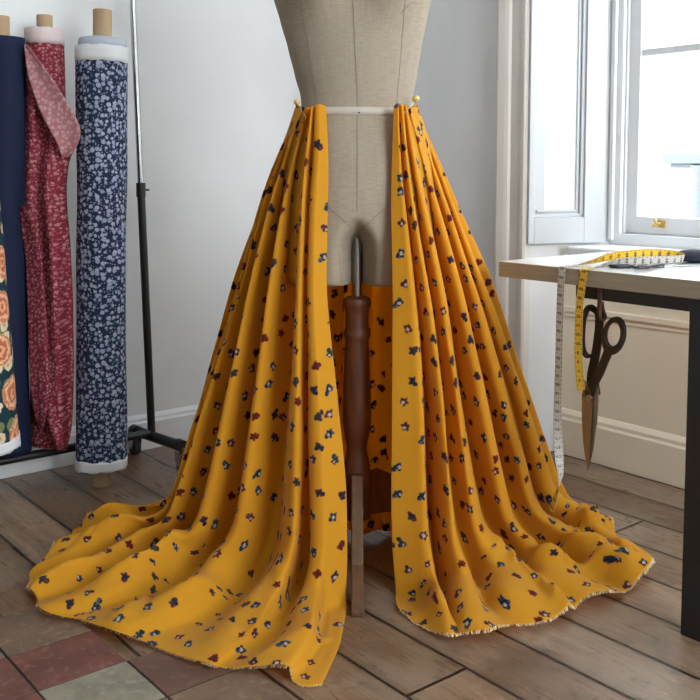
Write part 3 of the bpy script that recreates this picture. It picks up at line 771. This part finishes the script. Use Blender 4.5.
# ------------------------------------------------------------------ fabric bolts
def bolt(name, base, lean, tube_r, tube_z, roll_r, roll_z, m, label, sel, turns=3.0, sel_top=.05, sel_bot=.03, wob=.004, seed=1, cat='fabric bolt', cap=None):
    """base: point under the tube, lean: (du, dv) per metre; local frame stands upright, then tilts"""
    t_ = thing(name, base, label, cat, 'fabric bolts by the rack')
    ax = (Z + U*lean[0] + V*lean[1]).normalized(); q = Z.rotation_difference(ax)
    t_.rotation_mode = 'QUATERNION'; t_.rotation_quaternion = q
    rn = random.Random(seed); ph = [rn.uniform(0, 6.28) for _ in range(6)]
    def rad(a, z):
        step = -.0055*(a/(2*math.pi))
        w = wob*(math.sin(2*a + z*5 + ph[0])*.5 + math.sin(3*a - z*9 + ph[1])*.35 + math.sin(5*a + z*17 + ph[2])*.18)
        return roll_r + step + w
    nA = 72; A0 = R(200)
    def sheet(z0, z1, nz, grow, mm, nm, par, ragged=0):
        mb = MB(); uvl = []; vs = []
        for i in range(nz+1):
            for k in range(nA+5):
                z = z0 + (z1-z0)*i/nz
                a = 2*math.pi*k/nA; r = rad(min(a, 6.6), z) + grow
                if ragged and i in (0, nz): z += ragged*math.sin(a*9 + ph[3])*.5 + ragged*math.sin(a*23)*.3
                vs.append(Vector((r*math.cos(a+A0), r*math.sin(a+A0), z))); uvl.append((a*roll_r, z))
        n1 = nA+5
        fs = [(i*n1+k, i*n1+k+1, (i+1)*n1+k+1, (i+1)*n1+k) for i in range(nz) for k in range(n1-1)]
        mb.add(vs, fs); o = obj(nm, mb, mm, None, smooth=True, uvl=uvl, solid=.003, angle=0); o.parent = par; return o
    z0, z1 = roll_z
    roll = sheet(z0, z1, 60, 0, m, 'roll', t_)
    mb = MB()                                        # wound layers seen at both ends
    for ze, sgn in ((z1, 1), (z0, -1)):
        for k, rr_ in enumerate(np.linspace(tube_r+.006, roll_r-.012, 5)):
            mb.lathe([(rr_-.004, ze-.03), (rr_+.004, ze-.03), (rr_+.004, ze - sgn*.004*(k % 2)), (rr_-.004, ze - sgn*.004*(k % 2))] if sgn > 0 else
                     [(rr_-.004, ze+.004*(k % 2)), (rr_+.004, ze+.004*(k % 2)), (rr_+.004, ze+.03), (rr_-.004, ze+.03)], (0,0,0), 32)
    mb.lathe([(roll_r-.014, z0+.012), (roll_r-.010, z0+.03), (roll_r-.010, z1-.03), (roll_r-.014, z1-.006)], (0,0,0), 36)
    o = obj('wound_layers', mb, sel, None, smooth=True); o.parent = t_
    if cap:
        mb = MB(); zc = z1 + sel_top - .034
        mb.lathe([(tube_r + .001, zc), (roll_r-.006, zc-.01), (roll_r-.003, zc+.012), (roll_r-.006, zc+.026), (roll_r-.020, zc+.030), (tube_r+.001, zc+.024)], (0,0,0), 40)
        o = obj('inner_wrap', mb, cap, None, smooth=True, angle=0); o.parent = t_
    if sel_top:
        o = sheet(z1-.030, z1+sel_top-.030, 3, .0018, sel, 'selvedge', t_, .002); o['label'] = 'white unprinted edge'
    if sel_bot:
        o = sheet(z0-.004, z0+sel_bot, 4, .0022, sel, 'selvedge', t_, .004); o['label'] = 'white unprinted edge'
    mb = MB(); n = 28; rin = tube_r - .004
    vs = []; zt0, zt1 = tube_z
    for r_, z_ in ((tube_r, zt0), (tube_r, zt1), (rin, zt1), (rin, zt0)):
        for k in range(n): a = 2*math.pi*k/n; vs.append((r_*math.cos(a), r_*math.sin(a), z_))
    mb.add(vs, [(j*n+k, j*n+(k+1)%n, ((j+1)%4)*n+(k+1)%n, ((j+1)%4)*n+k) for j in range(4) for k in range(n)])
    o = obj('cardboard_tube', mb, M['card'], None, smooth=True, bevel=.001); o.parent = t_
    return t_
b3 = FL(101.5, 485)
bolt('fabric_bolt', b3, (.0, .024), .0268, (0, 1.388), .0715, (.060, 1.268), M['blueprint'], 'navy bolt with pale blue flower print, standing nearest the chrome post', M['selvedge_white'], sel_top=.044, sel_bot=.026, seed=4, cap=M['selvedge_blue'])
zr = .105
b2 = uv(UR, 1.052, zr)
red = bolt('fabric_bolt', b2, (0, .012), .0225, (0, 1.270), .0535, (.012, 1.215), M['redprint'], 'red bolt with pale flower print and a loose end hanging down', M['selvedge_pink'], sel_top=.045, sel_bot=0, seed=9)
b1 = uv(UR, .930, zr)
bolt('fabric_bolt', b1, (0, .010), .0225, (0, 1.255), .062, (.012, 1.195), M['navy'], 'plain dark navy bolt between the red bolt and the rose-printed one', M['navy'], sel_top=0, sel_bot=0, seed=12)
b0 = FL(-14, 520)
bolt('fabric_bolt', b0, (0, -.050), .024, (0, 1.30), .101, (.200, 1.22), M['rose'], 'dark teal bolt with peach roses, leaning at the left edge', M['selvedge_white'], sel_top=.04, sel_bot=.026, seed=21)
# the red bolt's loose end
def px_sheet(rows, Yf, nx, name, m, par, th=.0025, wave=None):
    mb = MB(); vs = []; uvl = []
    R_ = []
    for i in range(len(rows)-1):
        y0, y1 = rows[i][0], rows[i+1][0]; k = max(1, int((y1-y0)/6))
        for j in range(k):
            f_ = j/k; R_.append([rows[i][c]*(1-f_) + rows[i+1][c]*f_ for c in range(3)])
    R_.append(list(rows[-1]))
    A = np.array(R_)
    for _ in range(2): A[1:-1, 1:] = .25*A[:-2, 1:] + .5*A[1:-1, 1:] + .25*A[2:, 1:]
    for y, xl, xr in A:
        for k in range(nx+1):
            s = k/nx; x = xl + (xr-xl)*s; Y = Yf + (wave(s, y) if wave else 0)
            p = PY(x, y, Y); vs.append(p); uvl.append((p.x*1.05, p.z))
    n1 = nx+1; mb.add(vs, [(i*n1+k, i*n1+k+1, (i+1)*n1+k+1, (i+1)*n1+k) for i in range(len(A)-1) for k in range(nx)])
    o = obj(name, mb, m, None, smooth=True, uvl=uvl, solid=th, angle=0)
    o.parent = par
    return o
def keep(o, par):                                    # keep world placement under a tilted parent
    bpy.context.view_layer.update(); o.matrix_parent_inverse = par.matrix_world.inverted()
YR = b2.y
w1_ = lambda s, y: -.080 + .030*(2*abs(s-.5))**2 - .012*math.sin(s*9 + y*.008) - .008*math.sin(s*17 - y*.01) - (.02 if y > 150 else 0)*math.sin(math.pi*s)
o = px_sheet([(46,24.5,29),(70,25,46),(100,25,64),(128,24,80),(142,23,80),(156,22,69),(185,20,66),(212,19.5,67),(240,24,70),(300,26,73),(360,29,74),(400,32,73),(425,36,72),(440,46,70),(450,55,66)], YR, 22, 'loose_end', M['redprint'], red, wave=w1_); keep(o, red)
w2_ = lambda s, y: -.118 + .010*math.sin(s*3.1) - .010*math.sin(y*.05)
o = px_sheet([(44,24.5,26),(62,26,40),(80,29,53),(100,36,66),(118,43,76.5),(130,50,81.5),(143,57,80.5),(152,61,73),(157,63,67)], YR, 12, 'turned_back_corner', M['redback'], red, wave=w2_); keep(o, red); o['label'] = 'paler reverse side of the cloth'
w3_ = lambda s, y: -.112 + .012*math.cos(s*3.1) + .006*math.sin(y*.03)
o = px_sheet([(206,19.5,24),(225,21,36),(262,26,42),(320,28,46),(380,30,48.5),(405,33,47.5),(420,37,46),(429,40,43)], YR, 10, 'hanging_fold', M['redprint'], red, wave=w3_); keep(o, red)

# ------------------------------------------------------------------ work table
TZ = .717; TV = 1.668; TUL = -.629*.35 + .777*2.22
TU0 = TUL - 1.45; TD = .42; TT = .036
tab = thing('work_table', uv(TUL-.7, TV+TD/2, 0), 'white-topped work table with black metal legs, at the window', 'table')
mb = MB(); mb.uvbox(TU0, TUL, TV, TV+TD, TZ-TT, TZ-.0012); mb.uvbox(TU0, TUL, TV, TV+TD, TZ-.0012, TZ, 1); obj('tabletop', mb, [M['tableedge'], M['tabletop']], tab)
mb = MB()
ru = TUL - .205
mb.uvbox(TU0+.06, ru, TV+.022, TV+.052, TZ-TT-.030, TZ-TT); mb.uvbox(TU0+.06, ru, TV+TD-.07, TV+TD-.04, TZ-TT-.030, TZ-TT)
mb.uvbox(ru-.03, ru, TV+.05, TV+TD-.06, TZ-TT-.030, TZ-TT)
obj('frame_rail', mb, M['black'], tab, bevel=.002)
LU = 1.014
for (a, b_) in ((LU, TV+.006), (LU, TV+TD-.07), (TU0+.12, TV+.006), (TU0+.12, TV+TD-.07)):
    mb = MB(); mb.uvbox(a-.05, a, b_, b_+.05, 0, TZ-TT); obj('leg', mb, M['black'], tab, bevel=.002)

# ------------------------------------------------------------------ tape measure
def catmull(P, n):
    P = [np.array(p, float) for p in P]; out = []
    for i in range(len(P)-1):
        p0, p1, p2, p3 = P[max(i-1,0)], P[i], P[i+1], P[min(i+2, len(P)-1)]
        for j in range(n):
            s = j/n; out.append(.5*((2*p1) + (-p0+p2)*s + (2*p0-5*p1+4*p2-p3)*s*s + (-p0+3*p1-3*p2+p3)*s**3))
    out.append(P[-1]); return out
VE = TV - .0025
zt = TZ + .0018
def hang(px, py, v=VE): p = PV(px, py, v); return (p.dot(U), p.dot(V), p.z)
K = []                                               # (u, v, z), width direction (u, v, z)
K.append((hang(551, 511, VE-.012), (.95,.3,0)))
K.append((hang(557, 493, VE-.010), (.8,.6,0)))
K.append((hang(560.5, 476, VE-.006), (.1,1,0)))
K.append((hang(559, 455, VE-.004), (-.6,.8,0)))
K.append((hang(557.5, 420), (-.95,.25,0)))
K.append((hang(558.5, 370), (-1,0,0)))
K.append((hang(560, 310), (-1,0,0)))
K.append((hang(561, 285), (-1,0,0)))
ua = hang(562, 276)[0]
K.append(((ua, VE, TZ-.012), (-1,0,0)))
K.append(((ua, VE+.001, TZ-.002), (-1,0,0)))
K.append(((ua, TV+.004, zt), (-1,0,0)))
K.append(((ua-.002, TV+.03, zt+.001), (-1,.1,.1)))
K.append(((ua-.012, TV+.075, zt+.006), (-.8,.1,.55)))
K.append(((ua-.030, TV+.13, zt+.016), (-.35,0,.93)))
K.append(((ua-.060, TV+.19, zt+.022), (-.15,0,1)))
K.append(((ua-.085, TV+.235, zt+.022), (-.1,0,1)))
K.append(((ua-.112, TV+.262, zt+.018), (-.12,-.1,1)))
K.append(((ua-.134, TV+.258, zt+.013), (-.25,0,.97)))
K.append(((ua-.138, TV+.232, zt+.012), (-.2,.1,.97)))
K.append(((ua-.122, TV+.19, zt+.011), (-.1,0,1)))
K.append(((ua-.100, TV+.14, zt+.011), (-.12,0,1)))
K.append(((ua-.080, TV+.095, zt+.010), (-.35,0,.9)))
ub_ = hang(584, 276)[0]
K.append(((ub_-.006, TV+.045, zt+.004), (-.85,0,.5)))
K.append(((ub_, TV+.012, zt), (-1,0,0)))
K.append(((ub_, VE+.001, TZ-.001), (-1,0,0)))
K.append(((ub_, VE-.0005, TZ-.012), (-1,0,0)))
K.append((hang(580, 300), (-1,0,0)))
K.append((hang(578.5, 330), (-1,.05,0)))
K.append((hang(578.5, 360), (-1,.1,0)))
K.append((hang(581, 390), (-1,.15,0)))
PP = catmull([k[0] for k in K], 8); WW = catmull([k[1] for k in K], 8)
PP = [uv(*p) for p in PP]; WW = [uv(*w).normalized() for w in WW]
TW = .0098
fr = []; acc = 0
for i, p in enumerate(PP):
    t_ = (PP[min(i+1, len(PP)-1)] - PP[max(i-1, 0)]).normalized()
    w = (WW[i] - t_*WW[i].dot(t_)).normalized(); nn = w.cross(t_)
    if i: acc += (p - PP[i-1]).length
    fr.append((p, w, nn, acc))
tm = thing('tape_measure', uv(ua-.05, TV+.1, TZ), 'yellow and white tape measure looped on the table, both ends hanging over its edge', 'tape measure')
mb = MB(); uvl = []
for sd in (1, -1):
    vs = []
    for p, w, nn, a in fr:
        for s in (-1, 1): vs.append(p + w*(s*TW) + nn*(sd*.0004)); uvl.append((a, (s+1)/2))
    mb.add(vs, [(2*i, 2*i+1, 2*i+3, 2*i+2) for i in range(len(fr)-1)], 0 if sd == 1 else 1)
nb = 2*len(fr)
mb.f += [(2*i, 2*i+2, nb+2*i+2, nb+2*i) for i in range(len(fr)-1)] + [(2*i+1, nb+2*i+1, nb+2*i+3, 2*i+3) for i in range(len(fr)-1)]
mb.m += [0]*(2*(len(fr)-1))
obj('band', mb, [M['tape_w'], M['tape_y']], tm, smooth=True, uvl=uvl, angle=30)
DIG = {'0':("111","101","101","101","111"),'1':("010","110","010","010","111"),'2':("111","001","111","100","111"),'3':("111","001","111","001","111"),
       '4':("101","101","111","001","001"),'5':("111","100","111","001","111"),'6':("111","100","111","101","111"),'7':("111","001","010","010","010"),
       '8':("111","101","111","101","111"),'9':("111","101","111","001","111")}
def at_len(a):
    lo = 0
    while lo < len(fr)-2 and fr[lo+1][3] < a: lo += 1
    f_ = (a - fr[lo][3])/max(1e-6, fr[lo+1][3]-fr[lo][3])
    return fr[lo][0].lerp(fr[lo+1][0], f_), fr[lo][1].lerp(fr[lo+1][1], f_).normalized(), fr[lo][2].lerp(fr[lo+1][2], f_).normalized()
mb = MB(); total = fr[-1][3]; k = 1
while k*.01 < total - .01:
    a0 = k*.01
    for sd in (1, -1):
        st = str(k if sd == 1 else int(total*100) - k); ps = .00125
        for ci, ch in enumerate(st):
            for r_, row in enumerate(DIG[ch]):
                for c_, bit in enumerate(row):
                    if bit == '1':
                        along = a0 + (r_-2)*ps*(1)                # digits stand across the band
                        across = (ci - len(st)/2)*4.2*ps + (c_+.5)*ps
                        p, w, nn = at_len(a0 - (r_-2)*ps if sd == 1 else a0 + (r_-2)*ps)
                        t_ = w.cross(nn)*-1
                        w2 = w*(-sd) if False else w
                        c3 = p + w*across*(1 if sd == 1 else 1) + nn*(sd*.0007)
                        td = nn.cross(w).normalized()
                        h_ = ps*.56
                        mb.add([c3 - w*h_ - td*h_, c3 + w*h_ - td*h_, c3 + w*h_ + td*h_, c3 - w*h_ + td*h_], [(0,1,2,3)])
    k += 2
obj('printed_numbers', mb, M['ink'], tm)

# ------------------------------------------------------------------ tailor's shears hanging from the rail
VSH = TV + .014
def pv(pts, v=VSH): return [PV(x, y, v) for x, y in pts]
def oval(cx, cy, rx, ry, tilt, n=28):
    return [(cx + rx*math.cos(a)*math.cos(tilt) - ry*math.sin(a)*math.sin(tilt), cy + rx*math.cos(a)*math.sin(tilt) + ry*math.sin(a)*math.cos(tilt)) for a in [2*math.pi*k/n for k in range(n)]]
sh = thing('tailor_shears', PV(590, 394, VSH), 'large old dark-handled tailor shears hanging point down below the table edge', 'scissors')
mb = MB()
ro = oval(612.8, 336, 11.3, 19.5, R(10)); ri = oval(612.6, 334.5, 7.2, 12.0, R(8))
mb.ringprism(pv(ro), pv(ri), V*.009)
def poly_strip(ctr, wid):                            # px centreline with half widths -> outline
    L_, Rr_ = [], []
    for i, (x, y) in enumerate(ctr):
        a = ctr[max(i-1,0)]; b_ = ctr[min(i+1,len(ctr)-1)]; dx, dy = b_[0]-a[0], b_[1]-a[1]; q = math.hypot(dx, dy)
        L_.append((x - dy/q*wid[i], y + dx/q*wid[i])); Rr_.append((x + dy/q*wid[i], y - dx/q*wid[i]))
    return L_, Rr_
def strip_prism(mb, ctr, wid, v, th, n=6):
    c = [tuple(q) for q in catmull(ctr, n)]; w = [float(q[0]) for q in catmull([(x,) for x in wid], n)]
    L_, R2 = poly_strip(c, w); m = len(c)
    vs = [PV(x, y, v) for x, y in L_] + [PV(x, y, v) for x, y in R2]; e = V*th
    vs = vs + [p + e for p in vs]; fs = []
    for i in range(m-1):
        fs += [(i, i+1, m+i+1, m+i), (2*m+i, 3*m+i, 3*m+i+1, 2*m+i+1), (i, 2*m+i, 2*m+i+1, i+1), (m+i, m+i+1, 3*m+i+1, 3*m+i)]
    fs += [(0, m, 3*m, 2*m), (m-1, 3*m-1, 4*m-1, 2*m-1)]
    mb.add(vs, fs)
strip_prism(mb, [(607.5,351),(603,362),(598.5,373),(593.5,382),(589,391),(586,398)], [4.2,4.0,4.0,4.4,5.2,5.5], VSH, .008)
obj('handle', mb, M['iron'], sh, smooth=False, bevel=.0022, seg=2)
mb = MB()
strip_prism(mb, [(597.3,312),(598.2,325),(596,345),(593.5,360),(591,374),(592,386),(594,396)], [3.0,3.3,3.4,3.6,4.0,5.2,4.6], VSH+.0085, .008)
strip_prism(mb, [(597.5,313),(593,309.5),(588.5,307.5),(584.5,313),(582,322),(581,338),(582,350),(586,356),(590.5,356)], [2.6,2.6,2.8,2.4,2.4,2.2,2.2,2.0,1.8], VSH+.0085, .007)
strip_prism(mb, [(590.5,306),(589.5,309)], [2.2,2.2], VSH+.006, .009)
strip_prism(mb, [(597,334),(600,334.5),(602,336)], [2.4,2.2,2.0], VSH+.0085, .007)
obj('handle', mb, M['iron'], sh, bevel=.0022, seg=2)
mb = MB(); mb.prism(pv([(584,380),(581.8,396),(581.6,420),(583.2,445),(587.4,471.5),(588.6,466),(590.5,440),(592,410),(591,390)], VSH), V*.0035); obj('blade', mb, M['blade'], sh, bevel=.0008)
mb = MB(); mb.prism(pv([(590,384),(588,400),(586,440),(588.2,468),(592.5,450),(596.5,420),(597.8,400),(597.5,386)], VSH+.0045), V*.0035); obj('blade', mb, M['blade'], sh, bevel=.0008)
mb = MB(); c = PV(589.5, 398, VSH); mb.tube([c - V*.004, c + V*.011], [.0075, .0085], 18); mb.box(c - V*.0045, U*.0055, V*.0006, Z*.0012); obj('pivot_screw', mb, M['steel'], sh, bevel=.0006)
mb = MB()
zz0 = TZ-TT-.033
lp = PV(597.5, 312, VSH+.012); hu = PV(599, 290, TV+.018).dot(U)
strapv = [(TV+.020, TZ-TT-.004), (TV+.0205, TZ-TT-.03), (TV+.0205, lp.z+.03), (VSH+.004, lp.z+.006), (VSH+.005, lp.z-.012), (VSH+.013, lp.z-.017), (VSH+.0205, lp.z-.010), (TV+.0245, lp.z+.012), (TV+.0225, TZ-TT-.032)]
sv = catmull([(a, b_) for a, b_ in strapv], 5)
L_ = [uv(hu - .004*min(1, i/30), a, b_) for i, (a, b_) in enumerate(sv)]
vs = []
for p in L_: vs += [p - U*.0055, p + U*.0055]
mb.add(vs, [(2*i, 2*i+1, 2*i+3, 2*i+2) for i in range(len(L_)-1)])
tag(obj('leather_strap', mb, M['leather'], None, smooth=True, solid=.0018), 'short brown strap over the table rail, holding up the big shears', 'strap')

# ------------------------------------------------------------------ small things on the table
def tpt(px, py, z=TZ): return FL(px, py, z)
c = tpt(694, 262.5); c.z = TZ
pcn = thing('pincushion', c, 'dark navy rounded pincushion on the table, at the right edge', 'pincushion')
mb = MB(); prof = [(.018,0),(.034,.002),(.043,.009),(.0445,.015),(.041,.021),(.030,.0265),(.014,.029),(.004,.0285)]
mb.lathe(prof, c, 36); obj('cushion', mb, M['cushion'], pcn, smooth=True, angle=0)
mb = MB(); mb.lathe([(.0455,.008),(.047,.0105),(.0455,.013),(.044,.0105)], c, 36); obj('welt', mb, M['cushion'], pcn, smooth=True)
# small scissors lying on the table
s0 = tpt(621, 268); s1 = tpt(642, 270); tipa = tpt(706, 263)
sn = thing('small_scissors', tpt(655, 268), 'small black-handled scissors lying flat on the white table', 'scissors')
ZB = TZ + .004
def flat_ring(mb, c, d, rx, ry, w, z, th):
    d = d.normalized(); s = Z.cross(d); o_ = []; i_ = []
    for k in range(24):
        a = 2*math.pi*k/24; o_.append(c + d*(rx*math.cos(a)) + s*(ry*math.sin(a))); i_.append(c + d*((rx-w)*math.cos(a)) + s*((ry-w)*math.sin(a)))
    for L2 in (o_, i_):
        for q in L2: q.z = z
    mb.ringprism(o_, i_, Z*th)
piv = tpt(662, 267.5); piv.z = 0
for (hc, tip, dz) in ((s0, tpt(709, 265.3), 0), (s1, tpt(704, 262.0), .003)):
    hc = Vector((hc.x, hc.y, 0)); tip = Vector((tip.x, tip.y, 0))
    d = piv - hc; dn = d.normalized(); z0 = TZ + .0004 + dz
    mb = MB(); flat_ring(mb, hc, d, .026, .015, .0065, z0, .007)
    q0 = hc + dn*.022; q1 = piv + dn*.004; s = Z.cross(dn)
    mb.prism([Vector((q.x, q.y, z0)) for q in (q0 - s*.006, q1 - s*.005, q1 + s*.005, q0 + s*.006)], Z*.006)
    obj('handle', mb, M['plastic'], sn, bevel=.0015)
    bd = (tip - piv); bn = bd.normalized(); s = Z.cross(bn); L3 = bd.length
    mb = MB(); mb.prism([Vector((q.x, q.y, z0 + .002)) for q in (piv - bn*.02 - s*.005, piv + bn*(L3*.5) - s*.004, tip, piv + bn*(L3*.5) + s*.004, piv - bn*.02 + s*.005)], Z*.002)
    obj('blade', mb, M['chrome'], sn)
mb = MB(); mb.lathe([(.003, TZ+.001), (.003, TZ+.0095), (.002, TZ+.010)], piv, 12); obj('pivot_screw', mb, M['chrome'], sn, smooth=True)
